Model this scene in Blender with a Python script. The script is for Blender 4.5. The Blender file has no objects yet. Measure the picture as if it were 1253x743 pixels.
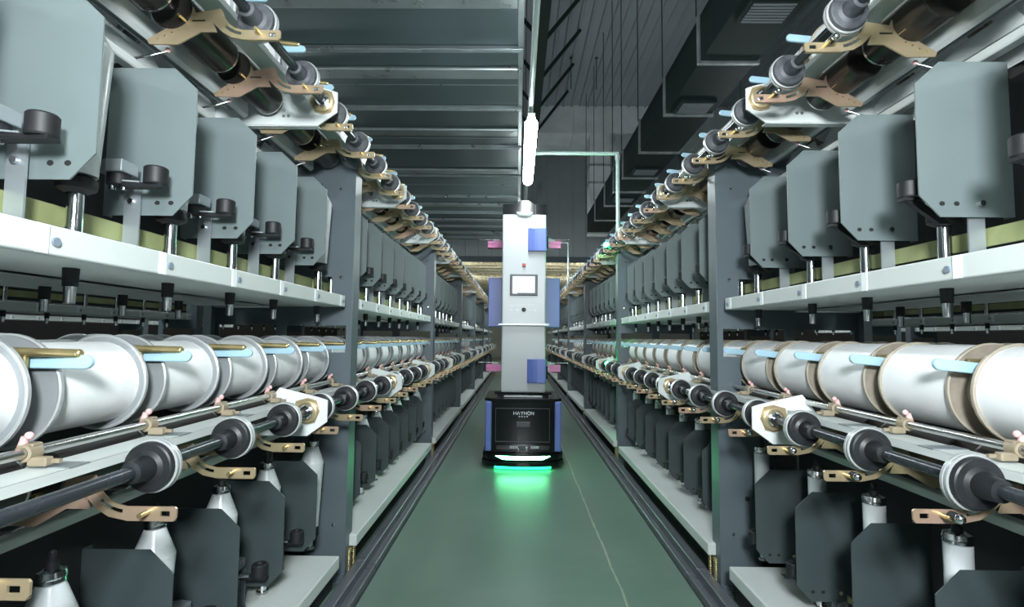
import bpy, bmesh, math, random
from mathutils import Vector, Matrix
random.seed(4)
C = bpy.context.scene.collection
PI = math.pi

# ------------------------------------------------------------------ materials
MATS = {}
def mk(name, col, rough=0.5, metal=0.0, var=0.06, scale=6.0, rvar=0.08, col2=None, bump=0.0, bscale=80.0, emit=None, es=0.0, coat=0.0, spec=0.5):
    m = bpy.data.materials.new(name); m.use_nodes = True
    nt = m.node_tree; b = nt.nodes['Principled BSDF']
    b.inputs['Metallic'].default_value = metal
    b.inputs['Specular IOR Level'].default_value = spec
    tc = nt.nodes.new('ShaderNodeTexCoord')
    nz = nt.nodes.new('ShaderNodeTexNoise'); nz.inputs['Scale'].default_value = scale; nz.inputs['Detail'].default_value = 4
    nt.links.new(tc.outputs['Object'], nz.inputs['Vector'])
    r = nt.nodes.new('ShaderNodeValToRGB')
    c2 = col2 if col2 else tuple(c * (1 - var) for c in col)
    c1 = col if col2 else tuple(min(1, c * (1 + var)) for c in col)
    r.color_ramp.elements[0].position = .35; r.color_ramp.elements[1].position = .65
    r.color_ramp.elements[0].color = (*c2, 1); r.color_ramp.elements[1].color = (*c1, 1)
    nt.links.new(nz.outputs['Fac'], r.inputs['Fac']); nt.links.new(r.outputs['Color'], b.inputs['Base Color'])
    mr = nt.nodes.new('ShaderNodeMapRange'); mr.inputs['To Min'].default_value = max(.02, rough - rvar); mr.inputs['To Max'].default_value = min(1, rough + rvar)
    nt.links.new(nz.outputs['Fac'], mr.inputs['Value']); nt.links.new(mr.outputs['Result'], b.inputs['Roughness'])
    if bump:
        n2 = nt.nodes.new('ShaderNodeTexNoise'); n2.inputs['Scale'].default_value = bscale
        nt.links.new(tc.outputs['Object'], n2.inputs['Vector'])
        bp = nt.nodes.new('ShaderNodeBump'); bp.inputs['Strength'].default_value = bump; bp.inputs['Distance'].default_value = .002
        nt.links.new(n2.outputs['Fac'], bp.inputs['Height']); nt.links.new(bp.outputs['Normal'], b.inputs['Normal'])
    if coat: b.inputs['Coat Weight'].default_value = coat; b.inputs['Coat Roughness'].default_value = .08
    if emit: b.inputs['Emission Color'].default_value = (*emit, 1); b.inputs['Emission Strength'].default_value = es
    MATS[name] = m
    return m

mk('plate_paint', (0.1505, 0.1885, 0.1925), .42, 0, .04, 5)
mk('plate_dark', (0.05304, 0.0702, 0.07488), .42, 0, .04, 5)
mk('frame_paint', (0.1066, 0.1353, 0.1542), .40, 0, .05, 4)
mk('white_paint', (0.594, 0.639, 0.621), .40, 0, .03, 5)
mk('bracket_white', (.74, .79, .79), .35, 0, .03, 5)
mk('strap_metal', (0.357, 0.3995, 0.425), .36, .55, .06, 12)
mk('chrome', (.70, .72, .74), .14, 1, .03, 20, .05)
mk('steel', (.50, .50, .49), .26, 1, .04, 6, .03)
mk('brass', (.56, .43, .29), .36, .6, .1, 9, .1, col2=(.46, .39, .23))
mk('brass_pink', (.60, .40, .31), .36, .6, .1, 11, .1, col2=(.50, .39, .26))
mk('brass_pin', (.80, .66, .33), .25, .9, .05, 20)
mk('bar_bronze', (.42, .34, .17), .32, .75, .15, 25)
mk('black_rubber', (0.01344, 0.01392, 0.01632), .55, 0, .15, 20)
mk('disc_rubber', (0.0136, 0.0152, 0.0184), .45, 0, .3, 30)
mk('disc_dusty', (0.068, 0.0736, 0.084), .55, 0, .4, 30)
mk('black_gloss', (.016, .017, .018), .24, 0, .1, 15, .06)
mk('roller_black', (0.036, 0.032, 0.0304), .30, .35, .2, 10, .08)
mk('shaft_dark', (.050, .058, .068), .26, .45, .1, 10)
mk('yarn', (.90, .92, .93), .62, 0, .012, 30, .04, bump=.25, bscale=220)
mk('tube_white', (0.74, 0.78, 0.8), .28, 0, .03, 10)
mk('flange_grey', (0.264, 0.2838, 0.297), .42, .15, .05, 8)
mk('flange_edge', (0.4464, 0.468, 0.4752), .35, .3, .05, 8)
mk('flange_tan', (0.3, 0.2625, 0.2137), .6, 0, .18, 45, col2=(.25, .215, .17))
mk('flange_tan_edge', (0.368, 0.328, 0.264), .55, 0, .1, 20)
mk('blue_plastic', (.36, .56, .68), .40, 0, .03, 10)
mk('pink_ceramic', (.80, .47, .46), .35, 0, .05, 10)
mk('guide_tan', (0.306, 0.255, 0.1785), .45, .1, .12, 30)
mk('belt', (0.3, 0.33, 0.15), .60, 0, .12, 12)
mk('floor_rail', (0.1377, 0.1522, 0.174), .34, .35, .08, 6)
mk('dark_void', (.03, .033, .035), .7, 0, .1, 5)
mk('hole_dark', (.012, .012, .012), .8)
mk('tag_white', (.80, .85, .86), .4)
mk('tag_bolt', (.24, .29, .36), .4, .3)
mk('robot_white', (.42, .45, .465), .32, 0, .015, 3, .03)
mk('robot_blue', (0.1105, 0.1615, 0.442), .38, 0, .03, 4)
mk('robot_black', (.005, .006, .007), .14, 0, .1, 4, .03, spec=.35)
mk('robot_grey', (.065, .068, .08), .4)
mk('robot_pink', (0.624, 0.176, 0.4), .4)
mk('text_white', (.62, .66, .70), .5)
mk('panel_text', (.55, .58, .60), .5)
mk('red', (.6, .03, .03), .35)
mk('screen', (.25, .33, .35), .3, emit=(.74, .95, 1.0), es=.55)
mk('screen_blue', (.4, .8, .9), .3, emit=(.35, .85, .95), es=.9)
mk('screen_line', (.4, .5, .6), .3, emit=(.5, .7, .8), es=.8)
mk('duct_metal', (0.0656, 0.09184, 0.09758), .40, .5, .08, 1.3, .10)
mk('duct_seam', (0.272, 0.312, 0.32), .30, .7, .08, 5, .1)
mk('supply_duct', (0.0096, 0.016, 0.0152), .5, 0, .15, 1.5, .1, spec=.15)
mk('supply_seam', (.45, .48, .49), .32, .75, .15, 14, .1)
mk('cross_metal', (0.76, 0.7885, 0.8075), .45, .2, .1, 2)
mk('grille', (.16, .18, .20), .45, .4)
mk('roof_sheet', (0.34, 0.3655, 0.408), .5, .2, .08, .6)
mk('truss_green', (.020, .034, .028), .6, spec=.2)
mk('pipe', (.42, .47, .47), .35, .5)
mk('pipe_green', (.30, .40, .37), .4, .2)
mk('wall_sheet', (0.416, 0.456, 0.464), .5, .2, .08, .8)
mk('warm_sheet', (.72, .70, .58), .55, 0, .1, 2)
mk('rod_dark', (.03, .033, .037), .5)
mk('lamp_housing', (.8, .82, .82), .4)
mk('lamp_tube', (1, 1, 1), .4, emit=(.90, .985, 1.0), es=62.0)
mk('lamp_far', (1, 1, 1), .4, emit=(1.0, .95, .80), es=45.0)
mk('led_green', (.1, .9, .4), .4, emit=(.01, 1.0, .28), es=5.0)
mk('led_side', (.1, .9, .4), .4, emit=(.01, 1.0, .22), es=170.0)
mk('led_white', (.8, 1, .85), .4, emit=(.14, 1.0, .38), es=26.0)

def wave_material():
    m = MATS['yarn']; nt = m.node_tree
    tc = nt.nodes.new('ShaderNodeTexCoord'); w = nt.nodes.new('ShaderNodeTexWave')
    w.bands_direction = 'Y'; w.inputs['Scale'].default_value = 70; w.inputs['Distortion'].default_value = .6
    nt.links.new(tc.outputs['Object'], w.inputs['Vector'])
    bp = nt.nodes.new('ShaderNodeBump'); bp.inputs['Strength'].default_value = .12; bp.inputs['Distance'].default_value = .001
    nt.links.new(w.outputs['Fac'], bp.inputs['Height'])
    nt.links.new(bp.outputs['Normal'], nt.nodes['Principled BSDF'].inputs['Normal'])
wave_material()

def floor_material():
    m = bpy.data.materials.new('epoxy_floor'); m.use_nodes = True; nt = m.node_tree; b = nt.nodes['Principled BSDF']
    L = nt.links.new; N = nt.nodes.new
    tc = N('ShaderNodeTexCoord')
    n1 = N('ShaderNodeTexNoise'); n1.inputs['Scale'].default_value = 2.2; n1.inputs['Detail'].default_value = 8; n1.inputs['Roughness'].default_value = .65
    L(tc.outputs['Object'], n1.inputs['Vector'])
    r = N('ShaderNodeValToRGB'); r.color_ramp.elements[0].position = .3; r.color_ramp.elements[1].position = .72
    r.color_ramp.elements[0].color = (.128, .202, .164, 1); r.color_ramp.elements[1].color = (.166, .246, .205, 1)
    L(n1.outputs['Fac'], r.inputs['Fac'])
    # stretched scuffs
    mp = N('ShaderNodeMapping'); mp.inputs['Scale'].default_value = (3, 26, 1); mp.inputs['Rotation'].default_value = (0, 0, .4); L(tc.outputs['Object'], mp.inputs['Vector'])
    n2 = N('ShaderNodeTexNoise'); n2.inputs['Scale'].default_value = 2; n2.inputs['Detail'].default_value = 6; L(mp.outputs['Vector'], n2.inputs['Vector'])
    r2 = N('ShaderNodeValToRGB'); r2.color_ramp.elements[0].position = .66; r2.color_ramp.elements[1].position = .80
    r2.color_ramp.elements[0].color = (0, 0, 0, 1); r2.color_ramp.elements[1].color = (.10, .10, .10, 1); L(n2.outputs['Fac'], r2.inputs['Fac'])
    mx = N('ShaderNodeMixRGB'); mx.blend_type = 'ADD'; mx.inputs['Fac'].default_value = .35
    L(r.outputs['Color'], mx.inputs['Color1']); L(r2.outputs['Color'], mx.inputs['Color2'])
    # expansion joint running down the aisle
    sx = N('ShaderNodeSeparateXYZ'); L(tc.outputs['Object'], sx.inputs['Vector'])
    n3 = N('ShaderNodeTexNoise'); n3.inputs['Scale'].default_value = 3.0; n3.inputs['Detail'].default_value = 5; L(tc.outputs['Object'], n3.inputs['Vector'])
    wob = N('ShaderNodeMath'); wob.operation = 'MULTIPLY_ADD'; wob.inputs[1].default_value = .030; L(n3.outputs['Fac'], wob.inputs[0]); L(sx.outputs['X'], wob.inputs[2])
    su = N('ShaderNodeMath'); su.operation = 'SUBTRACT'; su.inputs[1].default_value = .433; L(wob.outputs[0], su.inputs[0])
    ab = N('ShaderNodeMath'); ab.operation = 'ABSOLUTE'; L(su.outputs[0], ab.inputs[0])
    n4 = N('ShaderNodeTexNoise'); n4.inputs['Scale'].default_value = 14; L(tc.outputs['Object'], n4.inputs['Vector'])
    wd = N('ShaderNodeMath'); wd.operation = 'MULTIPLY'; wd.inputs[1].default_value = .0085; L(n4.outputs['Fac'], wd.inputs[0])
    lt = N('ShaderNodeMath'); lt.operation = 'LESS_THAN'; L(ab.outputs[0], lt.inputs[0]); L(wd.outputs[0], lt.inputs[1])
    m2 = N('ShaderNodeMixRGB'); m2.inputs['Color2'].default_value = (.42, .45, .38, 1)
    f2 = N('ShaderNodeMath'); f2.operation = 'MULTIPLY'; f2.inputs[1].default_value = .75; L(lt.outputs[0], f2.inputs[0])
    L(f2.outputs[0], m2.inputs['Fac']); L(mx.outputs['Color'], m2.inputs['Color1']); L(m2.outputs['Color'], b.inputs['Base Color'])
    mr = N('ShaderNodeMapRange'); mr.inputs['To Min'].default_value = .24; mr.inputs['To Max'].default_value = .42
    L(n1.outputs['Fac'], mr.inputs['Value']); L(mr.outputs['Result'], b.inputs['Roughness'])
    MATS['floor'] = m
floor_material()

# ------------------------------------------------------------------ mesh builder
class MB:
    """collects shapes in (u, y, z); u is flipped by side sign at build."""
    def __init__(s): s.bm = bmesh.new(); s.mats = []
    def mi(s, m):
        if m not in s.mats: s.mats.append(m)
        return s.mats.index(m)
    def face(s, vs, m, smooth=False):
        try: f = s.bm.faces.new(vs)
        except ValueError: return None
        f.material_index = s.mi(m); f.smooth = smooth; return f
    def box(s, a0, a1, b0, b1, c0, c1, m, bev=0, seg=2):
        t = bmesh.new()
        v = [t.verts.new((x, y, z)) for x in (a0, a1) for y in (b0, b1) for z in (c0, c1)]
        for q in ((0,1,3,2),(4,6,7,5),(0,4,5,1),(2,3,7,6),(0,2,6,4),(1,5,7,3)): t.faces.new([v[i] for i in q])
        bmesh.ops.recalc_face_normals(t, faces=t.faces)
        if bev: bmesh.ops.bevel(t, geom=list(t.edges), offset=bev, segments=seg, affect='EDGES', profile=.5)
        s.merge(t, m)
        return s
    def merge(s, t, m, smooth=None):
        k = s.mi(m); mp = {}
        for v in t.verts: mp[v] = s.bm.verts.new(v.co)
        for f in t.faces:
            try: nf = s.bm.faces.new([mp[v] for v in f.verts])
            except ValueError: continue
            nf.material_index = k; nf.smooth = f.smooth if smooth is None else smooth
        t.free()
    def prism(s, pts, h0, h1, m, axis='y', holes=(), bev=0):
        """2D outline extruded; axis y: pts are (u,z); axis z: (u,y); axis x: (y,z)"""
        t = bmesh.new()
        def P(a, b, h):
            return (a, h, b) if axis == 'y' else ((a, b, h) if axis == 'z' else (h, a, b))
        es = []
        for loop in [pts] + list(holes):
            vs = [t.verts.new(P(a, b, h0)) for a, b in loop]
            for i in range(len(vs)): es.append(t.edges.new((vs[i], vs[(i + 1) % len(vs)])))
        if holes:
            bmesh.ops.triangle_fill(t, edges=es, use_beauty=True)
        else:
            t.verts.ensure_lookup_table(); t.faces.new(list(t.verts))
        r = bmesh.ops.extrude_face_region(t, geom=list(t.faces))
        d = Vector(P(0, 0, h1)) - Vector(P(0, 0, h0))
        bmesh.ops.translate(t, verts=[g for g in r['geom'] if isinstance(g, bmesh.types.BMVert)], vec=d)
        bmesh.ops.recalc_face_normals(t, faces=t.faces)
        if bev: bmesh.ops.bevel(t, geom=[e for e in t.edges if len(e.link_faces) == 2 and e.calc_face_angle() > .5], offset=bev, segments=2, affect='EDGES', profile=.5)
        s.merge(t, m); return s
    def cyl(s, p0, p1, r, m, n=16, r2=None, caps=True):
        p0 = Vector(p0); p1 = Vector(p1); r2 = r if r2 is None else r2
        ax = (p1 - p0).normalized(); q = Vector((0, 0, 1)) if abs(ax.z) < .9 else Vector((1, 0, 0))
        a = ax.cross(q).normalized(); b = ax.cross(a)
        A = []; B = []
        for i in range(n):
            t = 2 * PI * i / n; d = a * math.cos(t) + b * math.sin(t)
            A.append(s.bm.verts.new(p0 + d * r)); B.append(s.bm.verts.new(p1 + d * r2))
        for i in range(n): s.face([A[i], A[(i + 1) % n], B[(i + 1) % n], B[i]], m, True)
        if caps:
            s.face([s.bm.verts.new(v.co) for v in A], m); s.face([s.bm.verts.new(v.co) for v in B], m)
        return s
    def lathe(s, prof, o, m, n=24, axis='z', smooth_prof=False):
        """prof: list of (r,h) or (r,h,mat) ; separate strips so that profile corners stay crisp"""
        def P(r, h, t):
            c, d = r * math.cos(t), r * math.sin(t)
            return (o[0] + c, o[1] + d, o[2] + h) if axis == 'z' else (o[0] + c, o[1] + h, o[2] + d)
        prev = None
        for i in range(len(prof) - 1):
            r0, h0 = prof[i][:2]; r1, h1 = prof[i + 1][:2]
            mm = prof[i + 1][2] if len(prof[i + 1]) > 2 else m
            if smooth_prof and prev: A = prev
            else: A = [s.bm.verts.new(P(max(r0, 1e-5), h0, 2 * PI * k / n)) for k in range(n)]
            B = [s.bm.verts.new(P(max(r1, 1e-5), h1, 2 * PI * k / n)) for k in range(n)]
            for k in range(n): s.face([A[k], A[(k + 1) % n], B[(k + 1) % n], B[k]], mm, True)
            prev = B
        return s
    def ball(s, c, r, m, n=12):
        pr = [(r * math.sin(PI * i / 8), -r * math.cos(PI * i / 8)) for i in range(9)]
        return s.lathe(pr, c, m, n, 'z', True)
    def tube(s, pts, r, m, n=8):
        for i in range(len(pts) - 1): s.cyl(pts[i], pts[i + 1], r, m, n)
        for p in pts[1:-1]: s.ball(p, r, m, n)
        return s
    def mesh(s, name, sg=1):
        if sg < 0:
            for v in s.bm.verts: v.co.x = -v.co.x
            bmesh.ops.reverse_faces(s.bm, faces=s.bm.faces)
        me = bpy.data.meshes.new(name); s.bm.to_mesh(me); s.bm.free()
        for m in s.mats: me.materials.append(MATS[m])
        return me

def obj(name, me, parent=None, loc=(0, 0, 0)):
    o = bpy.data.objects.new(name, me); C.objects.link(o); o.location = loc
    if parent: o.parent = parent
    return o
def empty(name, loc):
    o = bpy.data.objects.new(name, None); C.objects.link(o); o.location = loc; o.empty_display_size = .1; return o
def tag(o, label, cat, group=None):
    o['label'] = label; o['category'] = cat
    if group: o['group'] = group
    return o
def struct(name, mb):
    o = obj(name, mb.mesh(name)); o['kind'] = 'structure'; return o

ORD = ['first', 'second', 'third', 'fourth', 'fifth', 'sixth', 'seventh', 'eighth', 'ninth', 'tenth', 'eleventh', 'twelfth']

# ------------------------------------------------------------------ layout constants
P = .2625; L = 2.1
X0 = {-1: -.695, 1: .811}
Y0 = {-1: 2.17 - L, 1: 2.13 - L}      # start of bay 0
NB = 7
DEPTH = .62
SU = {-1: .115, 1: .130}
TIERS = (0, 1)                           # lower, upper
SH = (0.177, 1.163)                      # shelf top
PLB = (.232, 1.258); PLT = (.548, 1.590) # divider plate bottom / top
DZ = (.765, 1.750)                       # disc centre
DU = (-.045, -.062)
TO = (0.0, .988)                         # offset of everything above the spindles

# ------------------------------------------------------------------ prototypes per side
def protos(s):
    D = {}
    far = s   # helper for items that flip along the aisle: left = near side of plate, right = far side
    def fy(v): return -v if s < 0 else v   # near (-) on the left machine, far (+) on the right one
    for T in TIERS:
        zb, zt = PLB[T], PLT[T]
        m = MB()
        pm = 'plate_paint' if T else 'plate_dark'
        m.prism([(.02, zb + .045), (.02, zt - .048), (.072, zt), (.215, zt), (.215, zb), (.062, zb)], -.0015, .0015, pm)
        m.box(.212, .215, .0, .022, zb, zt, pm)
        for uu in (.066, .096): m.prism([(uu + .006 * math.cos(a * PI / 5), zb + .028 + .005 * math.sin(a * PI / 5)) for a in range(10)], -.0019, .0019, 'hole_dark')
        D['plate', T] = m.mesh('divider_plate', s)
        # mounting strap
        m = MB(); y = fy(.010)
        z0 = SH[T]; z1 = zb + .060
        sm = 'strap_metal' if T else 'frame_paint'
        m.box(.127, .161, y - .002, y + .002, z0, z1, sm)
        m.box(.122, .166, min(y, y + fy(.03)), max(y, y + fy(.03)), z0, z0 + .003, sm)
        m.lathe([(.0, -.008), (.006, -.008), (.006, .0)], (.144, -.0015 if s > 0 else y - .001, zb + .028), 'chrome', 10, 'y')
        D['strap', T] = m.mesh('mounting_strap', s)
        # brake lever: clamp block, arm, rubber knob
        m = MB(); zc = zb + .052; yk = fy(.052)
        m.prism([(.118, yk - .028), (.150, yk - .03), (.176, yk - .018), (.176, yk + .012), (.150, yk + .026), (.118, yk + .020)], zc + .022, zc + .048, 'strap_metal', 'z', bev=.002)
        m.cyl((.144, yk, zc), (.144, yk, zc + .022), .022, 'black_rubber', 12)
        for q in (-.012, .012): m.cyl((.140 + q, yk - .006, zc - .012), (.140 + q, yk - .006, zc + .003), .006, 'chrome', 8)
        m.prism([(.128, yk - .014), (.128, yk + .012), (.09, yk + .010), (.05, yk + .013), (.05, yk - .013), (.09, yk - .012)], zc - .003, zc + .003, 'black_rubber', 'z')
        m.prism([(.122, yk - .02), (.122, yk + .0), (.095, yk - .002), (.092, yk - .012)], zc + .003, zc + .006, 'strap_metal', 'z')
        ku = .066 if s < 0 else .040
        m.box(ku - .02, .13, yk - .012, yk + .012, zc - .006, zc + .001, 'black_rubber')
        if s > 0: m.prism([(ku - .012, zc - .004), (ku + .018, zc - .004), (.122, zb - .004), (.100, zb - .004)], yk - .006, yk + .006, 'black_rubber')
        D['lever', T] = m.mesh('brake_lever', s)
        m = MB()
        m.lathe([(0, -.001), (.021, 0), (.0225, .003), (.0225, .034), (.020, .037), (.012, .037), (.011, .030), (0, .030)], (ku, yk, zc + .001), 'black_rubber', 20)
        D['knob', T] = m.mesh('knob', s)
        # spindle (hollow steel shaft through the shelf)
        m = MB(); o = (SU[s], 0, 0)
        m.lathe([(.013, z0, ), (.013, zb + .0), (.016, zb)], o, 'chrome', 18)
        m.lathe([(.016, zb - .004), (.030, zb + .004), (.032, zb + .012), (.032, zb + .022), (.020, zb + .03), (0, zb + .03)], o, 'black_rubber', 18)
        m.lathe([(.019, z0), (.019, z0 + .008), (.013, z0 + .008)], o, 'steel', 14)
        if T:
            m.lathe([(.0130, z0 - .046), (.0118, z0 - .078), (.0118, z0 - .079)], o, 'black_rubber', 16)
            m.lathe([(.0098, z0 - .078), (.0092, z0 - .110), (0, z0 - .110)], o, 'chrome', 16)
        D['spindle', T] = m.mesh('spindle', s)
        # yarn bottle
        m = MB(); o = (0, 0, 0); b0 = zb + .030
        if s < 0 or T:
            top = (.565 if not T else 1.574); sh = (.505 if not T else 1.530)
            m.lathe([(.0, b0), (.031, b0), (.0435, sh), (.021, top), (.0, top)], o, 'tube_white', 28)
        else:
            top = .572
            m.lathe([(.0, b0), (.025, b0), (.0262, top), (.0, top)], o, 'tube_white', 28)
        D['bottle', T] = m.mesh('yarn_bottle', s)
        m = MB(); rc = .0215 if (s < 0 or T) else .0262
        m.lathe([(rc * .9, top), (rc * 1.05, top + .003), (rc, top + .009), (rc * 1.08, top + .012), (rc * .98, top + .022), (rc * .6, top + .025), (.0, top + .025)], o, 'chrome', 22)
        D['cap', T] = m.mesh('bottle_cap', s)
        m = MB()
        k = 1.0 if not T else .45
        m.lathe([(.011, top + .024), (.010, top + .024 + .012 * k), (.006, top + .024 + .016 * k), (.006, top + .024 + .028 * k), (.003, top + .024 + .032 * k), (0, top + .024 + .032 * k)], o, 'black_rubber', 12)
        D['cap_pin', T] = m.mesh('bottle_tip', s)
    # -- everything above, same for both tiers, in coordinates of the lower tier
    zc = DZ[0]
    for kind in ('brass', 'brass_pink'):
        m = MB(); cu = -.045; r1 = .067; r0 = .052
        arc = [(cu + r1 * math.cos(a), zc + r1 * math.sin(a)) for a in [math.radians(270 + 8 * k) for k in range(0, 10)]]
        arci = [(cu + r0 * math.cos(a), zc + r0 * math.sin(a)) for a in [math.radians(270 + 8 * k) for k in range(0, 11)]]
        out = [(-.125, zc - .075), (-.129, zc - .071), (-.129, zc - .056), (-.126, zc - .053)]
        out += [(cu + .001, zc - .053)] + [p for p in arci[1:]]
        out += [(.012, zc - .002), (.070, zc - .012), (.076, zc + .002), (.083, zc + .002), (.086, zc - .018), (.105, zc - .030), (.178, zc - .076), (.174, zc - .087), (.108, zc - .088), (.056, zc - .058), (.018, zc - .058)]
        out += [(cu + r1 + .006, zc - .035), (cu + .05, zc - .058), (cu + .03, zc - .070), (cu, zc - .076)]
        slot = [(.046, zc - .033), (.078, zc - .033), (.078, zc - .028), (.046, zc - .028)]
        sa = [(cu + (r1 - .002) * math.cos(a), zc + (r1 - .002) * math.sin(a)) for a in [math.radians(276 + 8 * k) for k in range(0, 6)]]
        sb = [(cu + (r0 + .006) * math.cos(a), zc + (r0 + .006) * math.sin(a)) for a in [math.radians(276 + 8 * k) for k in range(5, -1, -1)]]
        tabh = [(-.118, zc - .069), (-.102, zc - .069), (-.102, zc - .060), (-.118, zc - .060)]
        m.prism(out, -.0018, .0018, kind, holes=[slot, sa + sb, tabh])
        # folded flange along the bottom edge
        m.box(-.125, -.045, -.0018, .006, zc - .0765, zc - .075, kind)
        m.cyl((-.082, -.024, zc - .061), (-.082, .006, zc - .061), .0042, 'brass_pin', 8)
        m.cyl((.092, -.026, zc - .032), (.092, .004, zc - .032), .0040, 'brass_pin', 8)
        for q in range(4): m.cyl((.105 + q * .016, -.0026, zc - .052 - q * .008), (.105 + q * .016, .0, zc - .052 - q * .008), .0025, 'brass_pin', 6)
        if s > 0:
            for c in ((-.082, zc - .061), (.092, zc - .032)):
                m.lathe([(.006, -.03), (.008, -.028), (.008, -.012), (.006, -.012)], (c[0] + .006, -.004, c[1] + .003), 'black_rubber', 12, 'y')
                m.ball((c[0] + .006, -.034, c[1] + .003), .0085, 'chrome', 10)
        D['yarn_plate', kind] = m.mesh('guide_plate', s)
    # wire arm with porcelain hook
    m = MB()
    m.tube([(.245, .0, zc - .118), (.165, .0, zc - .105), (.135, .012, zc - .088)], .0028, 'steel', 6)
    m.ball((.135, .012, zc - .086), .006, 'pink_ceramic', 8)
    m.box(.20, .25, -.008, .012, zc - .128, zc - .122, 'steel')
    D['hook'] = m.mesh('yarn_hook', s)
    # disc on the line shaft (rim on the far side on both machines)
    for nm, dm in (('disc', 'disc_rubber'), ('disc_up', 'disc_dusty')):
        m = MB()
        m.lathe([(.0115, -.040), (.0185, -.038), (.0205, -.020), (.0225, -.004), (.030, .000), (.0405, .001), (.043, .003), (.044, .014)], (0, 0, 0), dm, 32, 'y')
        m.lathe([(.043, .028), (.030, .030), (.0115, .030)], (0, 0, 0), dm, 32, 'y')
        D[nm] = m.mesh('disc', s)
    m = MB()
    m.lathe([(.044, .012), (.0475, .013), (.0475, .018), (.0455, .0185), (.0455, .0215), (.0475, .022), (.0475, .027), (.044, .028)], (0, 0, 0), 'flange_edge', 32, 'y')
    D['disc_rim'] = m.mesh('disc_rim', s)
    m = MB()
    m.cyl((0, .001, 0), (0, L - .001, 0), .0115, 'shaft_dark', 16)
    m.lathe([(.0115, .165), (.0185, .167), (.0185, .215), (.0165, .217), (.0165, .228), (.0115, .23)], (0, 0, 0), 'steel', 18, 'y')
    D['shaft'] = m.mesh('disc_shaft', s)
    # white end bracket
    m = MB()
    out = [(-.106, zc - .032), (-.106, zc + .034), (-.082, zc + .042), (.045, zc + .072), (.07, zc + .040), (.098, zc + .000), (.30, zc - .008), (.30, zc - .072), (-.045, zc - .076)]
    m.prism(out, -.003, .003, 'bracket_white', bev=.001)
    m.box(-.045, .30, -.0, .028, zc - .077, zc - .073, 'bracket_white', .001, 1)
    for q in (.050, .066): m.lathe([(0, -.0045), (.0045, -.0045), (.0055, -.003)], (q, 0, zc - .045), 'strap_metal', 10, 'y')
    D['bracket'] = m.mesh('end_bracket', s)
    m = MB()
    m.prism([(cu0 * .045 + DU[0], cz * .045 + zc) for cu0, cz in [(-.55, -.75), (.0, -.88), (.55, -.75), (.95, 0), (.8, .7), (.0, .92), (-.6, .75), (-.85, 0)]], -.008, -.003, 'brass')
    m.lathe([(.034, -.008), (.034, -.016), (.028, -.018), (.026, -.012), (.020, -.011)], (DU[0], 0, zc), 'brass', 24, 'y')
    m.lathe([(.022, -.006), (.022, -.022), (.017, -.024), (.0117, -.024)], (DU[0], 0, zc), 'chrome', 20, 'y')
    D['bearing'] = m.mesh('bearing', s)
    # rails of one half bay
    # winding roller under every bobbin
    m = MB()
    m.lathe([(.0, -.104), (.046, -.104), (.048, -.100), (.048, .100), (.046, .104), (.0, .104)], (0, 0, 0), 'roller_black', 30, 'y')
    m.lathe([(.0485, .094), (.0485, .099)], (0, 0, 0), 'steel', 30, 'y')
    m.cyl((0, -.126, 0), (0, .126, 0), .012, 'steel', 10)
    D['roller'] = m.mesh('winding_roller', s)
    # yarn guide on the chrome rod
    m = MB()
    m.lathe([(.009, -.012), (.014, -.011), (.014, .011), (.009, .012)], (.060, 0, .050 + zc), 'guide_tan', 12, 'y')
    m.box(.025, .055, -.010, .006, zc + .030, zc + .044, 'guide_tan', .002, 1)
    m.box(.050, .070, -.006, .014, zc + .036, zc + .064, 'guide_tan', .002, 1)
    m.box(.012, .030, .000, .006, zc + .034, zc + .040, 'guide_tan')
    D['yarn_guide'] = m.mesh('yarn_guide', s)
    m = MB()
    m.cyl((.068, -.004, zc + .058), (.064, -.004, zc + .074), .0065, 'pink_ceramic', 10, r2=.0055)
    m.ball((.058, -.004, zc + .076), .0062, 'pink_ceramic', 10)
    D['guide_eye'] = m.mesh('guide_eye', s)
    # bobbin cradle arm between bobbins with handle bar and blue tongue
    m = MB(); zb_ = zc + .135
    m.box(.150, .176, -.006, .006, zb_ - .095, zb_ + .062, 'bar_bronze', .002, 1)
    m.lathe([(.0, -.009), (.012, -.009), (.012, .009), (.0, .009)], (.17, 0, zb_), 'bar_bronze', 14, 'y')
    if s < 0:
        m.cyl((.176, -.012, zb_ + .070), (.036, .012, zb_ + .066), .0075, 'bar_bronze', 10)
        m.ball((.036, .012, zb_ + .066), .0078, 'brass_pin', 8)
        m.lathe([(0, -.014), (.006, -.014), (.008, -.006)], (.118, 0, zb_ + .044), 'brass_pin', 10, 'y')
        m.box(.110, .155, -.005, .005, zb_ + .0, zb_ + .062, 'bar_bronze', .002, 1)
    else:
        m.box(.095, .176, -.002, .010, zb_ + .046, zb_ + .066, 'bar_bronze', .002, 1)
    D['cradle'] = m.mesh('bobbin_cradle', s)
    m = MB(); th = .0115
    tip = .012 if s < 0 else .020
    pts = [(tip + th - th * math.cos(a), th * math.sin(a)) for a in [math.radians(-90 + 22.5 * k) for k in range(9)]]
    pts = pts + [(.155, th), (.155, -th)]
    # slab standing on edge, tilted slightly
    tlt = .0 if s < 0 else .10
    pts = [(u, zb_ + .052 + v + tlt * (u - .06) * (-1)) for u, v in pts]
    m.prism(pts, .010 if s < 0 else -.010, .020 if s < 0 else .0, 'blue_plastic', bev=.0025)
    D['tongue'] = m.mesh('blue_tongue', s)
    # bobbin: yarn body, two flanges
    ry = .083 if s < 0 else .0925; H = .101
    fm, fe = ('flange_grey', 'flange_edge') if s < 0 else ('flange_tan', 'flange_tan_edge')
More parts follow.
